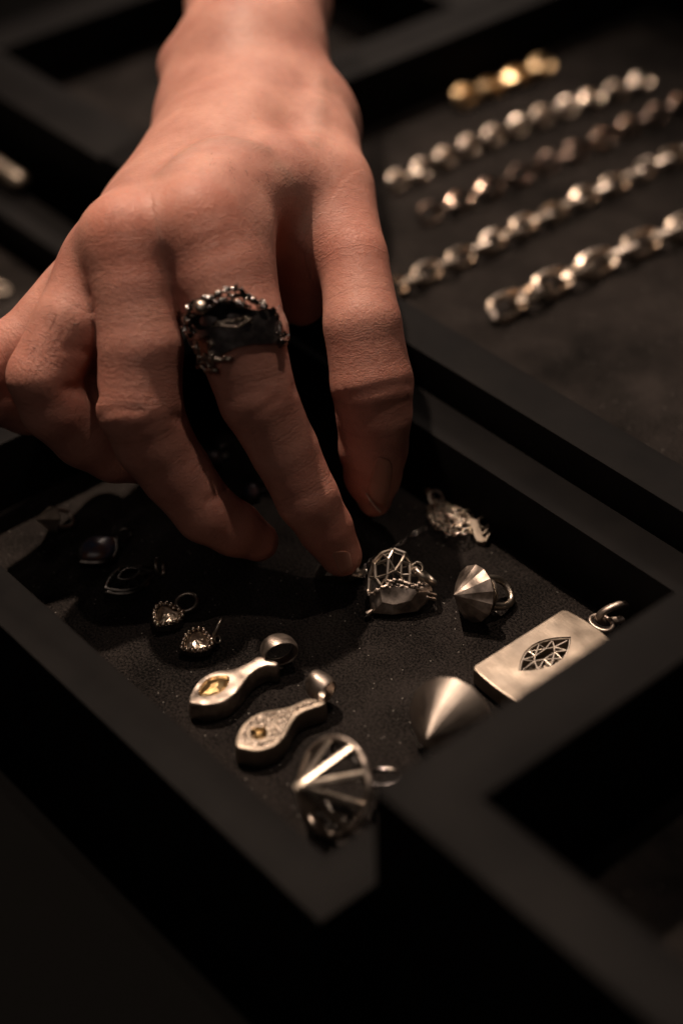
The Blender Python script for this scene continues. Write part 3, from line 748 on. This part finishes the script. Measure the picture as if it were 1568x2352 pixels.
# ---- rectangular tag with a marquise window
def tag_pendant():
    zt=5.; A=P(1082,1532,zt); B=P(1292,1398,zt); D_=P(1175,1612,zt)
    ex=unit(B-A); ey=np.cross([0,0,1],ex); ey=-ey if ey@(D_-A)<0 else ey
    Lx=np.linalg.norm(B-A)+.4; Wy=(D_-A)@ey+2.6
    root=empty('tag_pendant',A-np.array([0,0,zt]),None,'satin silver rectangular tag with a pierced marquise window, lying beside the tall tray','pendant')
    def pt(u,v,z):   # u along, v across, slightly domed ends
        bow=.9*math.sin(math.pi*min(max(v/Wy,0),1))
        uu=u+(bow if u>Lx/2 else -bow*.7)*(abs(u-Lx/2)/(Lx/2))**2
        return A+ex*uu+ey*v+np.array([0,0,z-zt])
    def outl(e,z,n=10):
        o=[]; r=1.2
        cs=[(e+r,e+r,math.pi),(Lx-e-r,e+r,1.5*math.pi),(Lx-e-r,Wy-e-r,0),(e+r,Wy-e-r,.5*math.pi)]
        for i,(x,y,a0) in enumerate(cs):
            for k in range(6): a=a0+k/5*math.pi/2; o.append((x+r*math.cos(a),y+r*math.sin(a)))
            nx=cs[(i+1)%4]; a1=nx[2]; ex_=(nx[0]+r*math.cos(a1),nx[1]+r*math.sin(a1)); s0=o[-1]
            for k in range(1,8): f=k/8; o.append((s0[0]*(1-f)+ex_[0]*f,s0[1]*(1-f)+ex_[1]*f))
        return [pt(x,y,z) for x,y in o]
    c=P(1253,1502,zt); p1=P(1196,1538,zt); p2=P(1306,1466,zt); mx=unit(p2-p1); my=np.cross([0,0,1],mx); hl=np.linalg.norm(p2-p1)/2; c=(p1+p2)/2
    hw=3.7
    def marq(s,z,n=16):
        o=[]
        for sg in(1,-1):
            for k in range(n):
                t_=-1+2*k/n; t_*=sg
                o.append(c+mx*hl*s*t_+my*sg*hw*s*(1-abs(t_)**2.0)+np.array([0,0,z-zt]))
        return o
    import bmesh
    def capped(outer,innr):
        bm=bmesh.new(); es=[]
        for lp in (outer,innr):
            vs=[bm.verts.new(tuple(map(float,p))) for p in lp]
            es+=[bm.edges.new((vs[i],vs[(i+1)%len(vs)])) for i in range(len(vs))]
        bmesh.ops.triangle_fill(bm,use_beauty=True,use_dissolve=False,edges=es)
        bm.verts.index_update(); r=([tuple(v.co) for v in bm.verts],[tuple(v.index for v in f.verts) for f in bm.faces]); bm.free(); return r
    m=MB(); n=len(outl(0,0))
    m.rings([outl(.3,.3),outl(0,.8),outl(0,zt-.5),outl(.15,zt-.12),outl(.5,zt)],cap1=False)
    m.add(*capped(outl(.5,zt),marq(1.09,zt)))
    m.rings([marq(1.09,zt),marq(1.02,zt-.6),marq(1.0,.35)],cap0=False,cap1=False)
    bmv=m.build('plate',silver_satin,root,angle=12,merge=True)
    m=MB(); m.tube(marq(1.04,zt-.55),.28,closed=True,seg=6)
    g=lambda u,v,z=zt-.55:c+mx*hl*u+my*hw*v+np.array([0,0,z-zt])
    tab=[(-.42,.06),(-.15,-.22),(.3,-.2),(.45,.12),(.2,.38),(-.25,.36)]
    out=[(-.92,0),(-.6,-.62),(-.2,-.93),(.25,-.9),(.62,-.6),(.92,0),(.6,.62),(.2,.93),(-.25,.9),(-.62,.6)]
    for i in range(6): m.tube([g(*tab[i]),g(*tab[(i+1)%6])],.24,seg=6)
    for i,j in ((0,0),(0,1),(0,9),(1,1),(1,2),(1,3),(2,3),(2,4),(2,2),(3,5),(3,4),(3,6),(4,6),(4,7),(4,8),(5,8),(5,9),(5,7)): m.tube([g(*tab[i]),g(*out[j])],.23,seg=6)
    m.build('marquise_lattice',silver_oxid,root,angle=60)
    sa=P(1352,1416,3.5); sb=P(1404,1450,3.5); sm=(sa+sb)/2
    m=MB(); ring_loop(m,sm+ex*.4,np.cross(ex,sb-sa),2.2,np.linalg.norm(sb-sa)/2*.85,.55,axis=ex); m.build('small_loop',silver,root)
    m=MB(); a=P(1374,1420,4.2); b=P(1464,1394,5.2); cc=(a+b)/2; vv=unit(np.cross(b-a,camdir(.35,1,.25)))
    vis_ring(m,a,b,2.7,.85,.68,-1,flat=1.3); m.build('bail',silver,root)
tag_pendant()
# ---- drop-shaped pendants with a yellow stone
def resample(pts,n):
    pts=np.array(pts); d=np.r_[0,np.cumsum(np.linalg.norm(np.diff(np.r_[pts,pts[:1]],axis=0),axis=1))]; q=np.r_[pts,pts[:1]]
    s=np.linspace(0,d[-1],n,endpoint=False); return np.array([[np.interp(x,d,q[:,j]) for j in range(q.shape[1])] for x in s])
def offset(pl,e):
    n=len(pl); T=np.roll(pl,-1,0)-np.roll(pl,1,0); T/=np.linalg.norm(T,axis=1)[:,None]
    nn=np.stack([T[:,1],-T[:,0],0*T[:,0]],1)
    area=np.sum(pl[:,0]*np.roll(pl[:,1],-1)-np.roll(pl[:,0],-1)*pl[:,1])
    if area<0: nn=-nn
    return pl-nn*e
def drop(out_px,zt,label,pave,stone_px,bail):
    sm=smooth_path([(x,y,0) for x,y in out_px],5,True)
    pl=resample([P(q[0],q[1],zt) for q in sm],96); base=pl.copy(); 
    root=empty('drop_pendant',(pl.mean(0)[0],pl.mean(0)[1],0),None,label,'pendant','drop-shaped pendants with a yellow stone')
    m=MB(); lay=[]
    for e,z in ((.4,.15),(-.15,.5),(-.25,zt*.45),(0,zt-.45),(.25,zt-.1),(.6,zt)):
        q=offset(pl,e); q[:,2]=z; lay.append(q)
    st=smooth_path([(x,y,0) for x,y in stone_px],5,True); sp=resample([P(q[0],q[1],zt) for q in st],48)
    lay2=[list(r) for r in lay]
    m.rings(lay2,cap1=False)
    import bmesh
    bm=bmesh.new(); es=[]
    for lp in (lay[-1],sp):
        vs=[bm.verts.new(tuple(map(float,p))) for p in lp]; es+=[bm.edges.new((vs[i],vs[(i+1)%len(vs)])) for i in range(len(vs))]
    bmesh.ops.triangle_fill(bm,use_beauty=True,use_dissolve=False,edges=es); bm.verts.index_update()
    m.add([tuple(v.co) for v in bm.verts],[tuple(v.index for v in f.verts) for f in bm.faces]); bm.free()
    dn=sp.copy(); dn[:,2]=zt-1.3; dn=offset(dn,.25); m.rings([list(sp),list(dn)],cap0=False,cap1=True)
    o=m.build('body',silver if not pave else silver_satin,root,angle=28,merge=True)
    # stone
    c=sp.mean(0); a=offset(sp,.2); a[:,2]=zt-1.1; a=a[::6]; b=c+(a-c)*.72; b[:,2]=zt-.35; t2=c+(a-c)*.3; t2[:,2]=zt+.1
    m=MB(); m.rings([list(a),list(np.roll(b,0,0)),list(t2)]); m.build('yellow_stone',citrine,root,smooth=False)
    if pave:
        m=MB(); rgx=np.random.default_rng(3); pts=[]
        inn=offset(pl,1.0); poly=inn[:,:2]; sx,sy=sp[:,0],sp[:,1]
        def inside(p,po):
            x,y=p; r=False; j=len(po)-1
            for i in range(len(po)):
                if (po[i][1]>y)!=(po[j][1]>y) and x<(po[j][0]-po[i][0])*(y-po[i][1])/(po[j][1]-po[i][1])+po[i][0]: r=not r
                j=i
            return r
        so=offset(sp,-.45)[:,:2]
        x0,y0=poly.min(0); x1,y1=poly.max(0); st_=.95; row=0; y=y0
        while y<y1:
            x=x0+(row%2)*st_/2
            while x<x1:
                if inside((x,y),poly) and not inside((x,y),so): pts.append((x,y))
                x+=st_
            y+=st_*.87; row+=1
        for x,y in pts:
            rr=.42*rgx.uniform(.85,1.1); tl=rgx.normal(0,.28,2)
            V=[(x+rr*math.cos(k*math.pi/3+tl[0]),y+rr*math.sin(k*math.pi/3+tl[0]),zt+.05) for k in range(6)]+[(x+tl[0]*.6+rr*.55*math.cos(k*math.pi/3),y+tl[1]*.6+rr*.55*math.sin(k*math.pi/3),zt+.28+tl[1]*.3*math.cos(k)) for k in range(6)]
            m.add(V,[(k,(k+1)%6,6+(k+1)%6,6+k) for k in range(6)]+[tuple(range(6,12))])
            m.ball((x+st_*.5,y+.1,zt+.15),.13,1)
        m.build('small_stones',pave_m,root,smooth=False)
        m=MB()
        for k in range(4):
            p=sp[(k*12+5)%48].copy(); q=c+(p-c)*.55; m.tube([p+np.array([0,0,.0]),(p+q)/2+np.array([0,0,.45]),q+np.array([0,0,.3])],[.28,.25,.18],seg=7)
        m.build('claws',gold,root)
    # bail: wide flat band bent into a loop
    ctr,r1,r2,wid,axu,nrm=bail
    m=MB(); n=36; rr=[]
    nrm=unit(nrm); a=unit(np.array(axu)-nrm*(np.array(axu)@nrm)); b=np.cross(nrm,a)
    for k in range(n):
        t_=2*math.pi*k/n; w2=wid*(.62+.38*(.5+.5*math.sin(t_)) ); e=a*r1*math.cos(t_)+b*r2*math.sin(t_); u_=unit(e)
        rr.append([ctr+e-nrm*w2, ctr+e+u_*.25-nrm*w2*.7, ctr+e+u_*.42, ctr+e+u_*.25+nrm*w2*.7, ctr+e+nrm*w2, ctr+e-u_*.3+nrm*w2*.9, ctr+e-u_*.3-nrm*w2*.9])
    V=[p for r in rr for p in r]; k7=7; Fc=[(i*k7+j,i*k7+(j+1)%k7,((i+1)%n)*k7+(j+1)%k7,((i+1)%n)*k7+j) for i in range(n) for j in range(k7)]
    m.add(V,Fc); m.build('bail',silver,root,angle=50)
    return root
T2=lambda x,y:(313.6+.4*x,1380+.4*y)
o1=[T2(*q) for q in [(300,580),(318,515),(370,445),(450,402),(560,385),(640,350),(700,318),(760,330),(812,350),(800,372),(740,372),(660,415),(605,485),(550,545),(480,584),(400,598),(340,592)]]
s1=[T2(*q) for q in [(355,540),(372,480),(430,438),(500,428),(534,440),(525,485),(480,528),(410,548)]]
a1=P(606,1508,5.5); b1=P(674,1492,5.5)
drop(o1,5.5,'smooth silver drop pendant with a yellow marquise stone, left of its pebbled twin',False,s1,(P(641,1494,5.6),3.9,3.1,2.5,unit(b1-a1),unit(np.cross(unit(b1-a1),[0,0,1])+np.array([0,0,.25]))))
o2=[T2(*q) for q in [(567,830),(585,745),(635,680),(720,633),(860,608),(930,578),(985,558),(1040,562),(1085,578),(1070,600),(1000,622),(930,655),(885,715),(850,780),(790,835),(700,862),(620,852)]]
s2=[(594+21*math.cos(a),1684+15*math.sin(a)) for a in np.linspace(0,2*math.pi,12,endpoint=False)]
a2=P(712,1590,5); b2=P(762,1580,5)
drop(o2,5.5,'drop pendant covered in tiny clear stones round a yellow stone, above the openwork cone',True,s2,(P(737,1580,5.6),2.7,3.3,2.6,unit(b2-a2),unit(np.cross(unit(b2-a2),[0,0,1])+camdir(.3,0,0)*.6)))
# ---- beaded heart pendants
def heart(beads,zt,label,stone_mat,bailf):
    H=lambda x,y:(313.6+.14*x,1348.5+.14*y)
    pts=[P(*H(*q),zt) for q in beads]; c=sum(pts)/len(pts)
    root=empty('heart_pendant',(c[0],c[1],0),None,label,'pendant','small heart pendants edged with beads')
    pl=resample(smooth_path(pts,4,True),64)
    m=MB(); lay=[]
    for e,z in ((.3,.1),(-.1,.5),(-.1,zt-.7),(-.35,zt-.55),(-.35,zt-.25),(.1,zt-.15)):
        q=offset(pl,e); q[:,2]=z; lay.append(list(q))
    m.rings(lay); m.build('setting',silver_dark,root,angle=40)
    m=MB(); n=17; bp=resample(pl,n)
    for p in bp: m.ball(p+np.array([0,0,.15]),.64,3)
    m.build('beads',silver_chain,root,angle=180)
    a=offset(pl,.75)[::5]; a[:,2]=zt-.1; c2=c.copy(); b=c2+(a-c2)*.6; b[:,2]=zt+.45; b+=rng.normal(0,.1,b.shape); t_=c2+(a-c2)*.22; t_[:,2]=zt+.62
    m=MB(); m.rings([list(a),list(b),list(t_)]); m.build('faceted_stone',stone_mat,root,smooth=False)
    m=MB(); bailf(m); m.build('bail',silver_oxid,root)
def bail_a(m):
    a=P(404,1393,2.5); b=P(452,1378,3.0); ring_loop(m,(a+b)/2+np.array([0,0,.3]),unit(camdir(-.15,-.5,-1)),np.linalg.norm(b-a)/2,2.2,.42,axis=b-a)
def bail_b(m):
    a=P(490,1462,3.); b=P(509,1421,6.); u_=unit(b-a); ring_loop(m,(a+b)/2,unit(np.cross(u_,-VIEW)),np.linalg.norm(b-a)/2,1.9,.4,axis=b-a,)
    ring_loop(m,P(499,1469,2.6),camdir(.8,-.2,-.6),.8,1.0,.22,axis=camdir(0,1,0))
heart([(295,385),(280,450),(285,510),(300,570),(330,622),(410,618),(490,608),(570,592),(650,563),(715,520),(757,460),(735,395),(670,350),(600,345),(545,290),(480,268),(405,272),(335,310)],2.9,'beaded heart pendant half in the hand\'s shadow, its ring lying back',champagne,bail_a)
heart([(745,1000),(752,938),(770,880),(800,815),(850,757),(915,712),(1000,685),(1080,698),(1135,745),(1155,800),(1215,838),(1240,895),(1222,960),(1160,1008),(1070,1036),(985,1045),(900,1040),(815,1025)],2.7,'fully lit beaded heart pendant with its ring standing up, next to the smooth drop',champagne,bail_b)
# ---- pieces in the shadow of the hand
def marquise(c,ax,hl,hw,ht,n=14):
    ax=unit(ax); sd=np.cross([0,0,1],ax); out=[]
    for sg in(1,-1):
        for k in range(n):
            t_=(-1+2*k/n)*sg; out.append(np.array(c)+ax*hl*t_+sd*sg*hw*(1-t_*t_))
    return np.array(out)
def opal_p(x,y,x2,y2,hw,label,z=0):
    a=P(x,y,2);b=P(x2,y2,2); c=(a+b)/2; pl=marquise((c[0],c[1],0),b-a,np.linalg.norm(b-a)/2,hw,0); root=empty('opal_pendant',(c[0],c[1],0),None,label,'pendant','opal pendants')
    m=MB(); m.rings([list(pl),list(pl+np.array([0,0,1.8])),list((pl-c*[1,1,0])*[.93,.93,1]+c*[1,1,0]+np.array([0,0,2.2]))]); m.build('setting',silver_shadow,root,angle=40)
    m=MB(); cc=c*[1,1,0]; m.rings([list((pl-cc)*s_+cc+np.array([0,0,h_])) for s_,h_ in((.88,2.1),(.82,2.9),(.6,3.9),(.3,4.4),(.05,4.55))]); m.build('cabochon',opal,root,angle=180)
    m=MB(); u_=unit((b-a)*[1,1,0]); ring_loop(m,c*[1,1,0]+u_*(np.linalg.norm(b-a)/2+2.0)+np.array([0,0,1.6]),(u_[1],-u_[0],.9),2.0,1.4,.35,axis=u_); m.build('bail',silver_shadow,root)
opal_p(182,1290,270,1236,5.2,'bluish marquise opal pendant lying in the shadow at the left')
opal_p(468,1078,505,1042,2.6,'tiny dark opal seen between the ring-wearing finger and the middle finger, upper one')
opal_p(560,1146,592,1120,2.4,'tiny dark opal seen between the two fingers, lower one')
def marq_lattice():
    a=P(242,1352,1.5); b=P(352,1304,1.5); c=(a+b)/2*[1,1,0]; pl=marquise(c,b-a,np.linalg.norm(b-a)/2,4.3,0)
    root=empty('marquise_pendant',c,None,'flat openwork marquise pendant almost lost in the hand\'s shadow','pendant')
    m=MB(); z=np.array([0,0,1.5]); m.tube(list(pl+z),.38,closed=True,seg=7)
    inn=(pl-c)*.45+c+np.array([0,0,2.8]); m.tube(list(inn),.28,closed=True,seg=6)
    for k in range(0,28,3): m.tube([pl[k]+z,inn[(k+2)%28]],.25,seg=6); m.tube([pl[k]+z,inn[(k-2)%28]],.25,seg=6)
    m.tube(list(pl+np.array([0,0,.4])),.38,closed=True,seg=7)
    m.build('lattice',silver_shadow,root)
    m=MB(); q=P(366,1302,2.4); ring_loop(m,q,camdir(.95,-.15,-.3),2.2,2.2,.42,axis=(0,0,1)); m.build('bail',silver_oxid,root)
marq_lattice()
# ================================================================ bracelets in the far tray
def oval_link(m,c,ax,nrm,Lh,Wh,r,square=.0,flat=1.):
    nrm=unit(np.array(nrm)-unit(ax)*(np.array(nrm)@unit(ax))); a=unit(ax); b=np.cross(nrm,a); pts=[]
    for k in range(10):
        t_=2*math.pi*(k+.5)/10; cx_,sx_=math.cos(t_),math.sin(t_)
        p=1-square*.5; cx_=math.copysign(abs(cx_)**p,cx_); sx_=math.copysign(abs(sx_)**p,sx_)
        pts.append(np.array(c)+a*Lh*cx_+b*Wh*sx_)
    m.tube(pts,r*1.15,closed=True,seg=4,up=nrm+.35*a,flat=flat)
def bracelet(path,step,Lh,Wh,r,mat,label,square=0.,jit=.15,tilt=0.5,z=13.,name='chain_bracelet',flat=1.,group='chain bracelets laid in a row',cat='bracelet'):
    pp=smooth_path([(*q,0) for q in path],8); arr=np.array([[p[0],p[1],z] for p in pp]); Lc=np.r_[0,np.cumsum(np.linalg.norm(np.diff(arr,axis=0),axis=1))]
    root=empty(name,(arr[0][0],arr[0][1],10),None,label,cat,group); n=int(Lc[-1]/step)+1; rg=np.random.default_rng(int(abs(path[0][0])))
    for i in range(n):
        s=i*step; p=np.array([np.interp(s,Lc,arr[:,j]) for j in range(3)]); q=np.array([np.interp(min(s+2,Lc[-1]+2),np.r_[Lc,Lc[-1]+5],np.r_[arr,[arr[-1]+(arr[-1]-arr[-2])/np.linalg.norm(arr[-1]-arr[-2])*5]][:,j]) for j in range(3)])
        t_=unit(q-p+rg.normal(0,jit*.4,3)*[1,1,.4]); side=np.cross([0,0,1],t_)
        nn=np.array([0,0,1.])*math.cos(tilt)+side*math.sin(tilt)*(1 if i%2 else -1)+rg.normal(0,jit,3)
        m=MB(); oval_link(m,p+np.array([0,0,rg.normal(0,.2)]),t_,nn,Lh,Wh,r,square,flat); o=m.build('link',mat,root,angle=25)
    return root
bracelet([(-155,186),(-154.5,202),(-154,221)],5.8,3.9,2.7,1.4,gold,'short yellow gold chain piece, farthest of the row of bracelets',jit=.16)
bracelet([(-128,132),(-129,165),(-127,200),(-122,237)],5.2,3.7,2.8,.8,silver_chain,'pale silver chain bracelet next to the gold piece',jit=.16,tilt=.8)
bracelet([(-107,126),(-105,160),(-104,200),(-103,240)],6.0,4.0,3.0,.65,brown_silver,'dark brown open-link chain bracelet, middle of the row',jit=.16,tilt=.8)
bracelet([(-83,90),(-82,125),(-82,165),(-80,214)],6.4,4.2,2.6,.72,silver_chain,'silver angular-link chain bracelet between the brown and the broad one',square=.6,jit=.12,tilt=.7,flat=1.3)
bracelet([(-54,107),(-53,135),(-51,160),(-48,185)],8.6,6.0,3.3,.9,silver_chain,'broad silver bracelet of long square links, nearest the camera of the row',square=.75,jit=.12,tilt=.6,flat=1.3,z=13.5)
# ================================================================ left tray pieces
def bar():
    b=P(40,416,3.8); a=b-np.array([46,0,0]); root=empty('silver_bar',(b[0],b[1],0),None,'pale round-ended silver bar lying on the rim of the low tray at the left edge','bar pendant')
    m=MB(); d=unit(b-a); pts=[a+(b-a)*t_ for t_ in np.linspace(0,1,8)]; rr=[3.5]*8
    for k in range(1,6): pts.append(b+d*3.6*math.sin(k*math.pi/10)); rr.append(max(.05,3.6*math.cos(k*math.pi/10)))
    m.tube(pts,rr,seg=20); m.build('rod',silver_satin,root,angle=60)
    q=a; m=MB(); ring_loop(m,a-d*2.5,np.cross(d,[0,0,1]),3.,2.6,.7,axis=d); m.build('bail',silver_satin,root)
bar()
def stud():
    c=P(-12,664,-12); root=empty('silver_ring',(c[0],c[1],-14),None,'bit of a silver ring at the very left edge beside the pinky','ring')
    m=MB(); ring_loop(m,c,(0,.3,1),4,4,1.,axis=(1,0,0)); m.build('hoop',silver_satin,root)
stud()
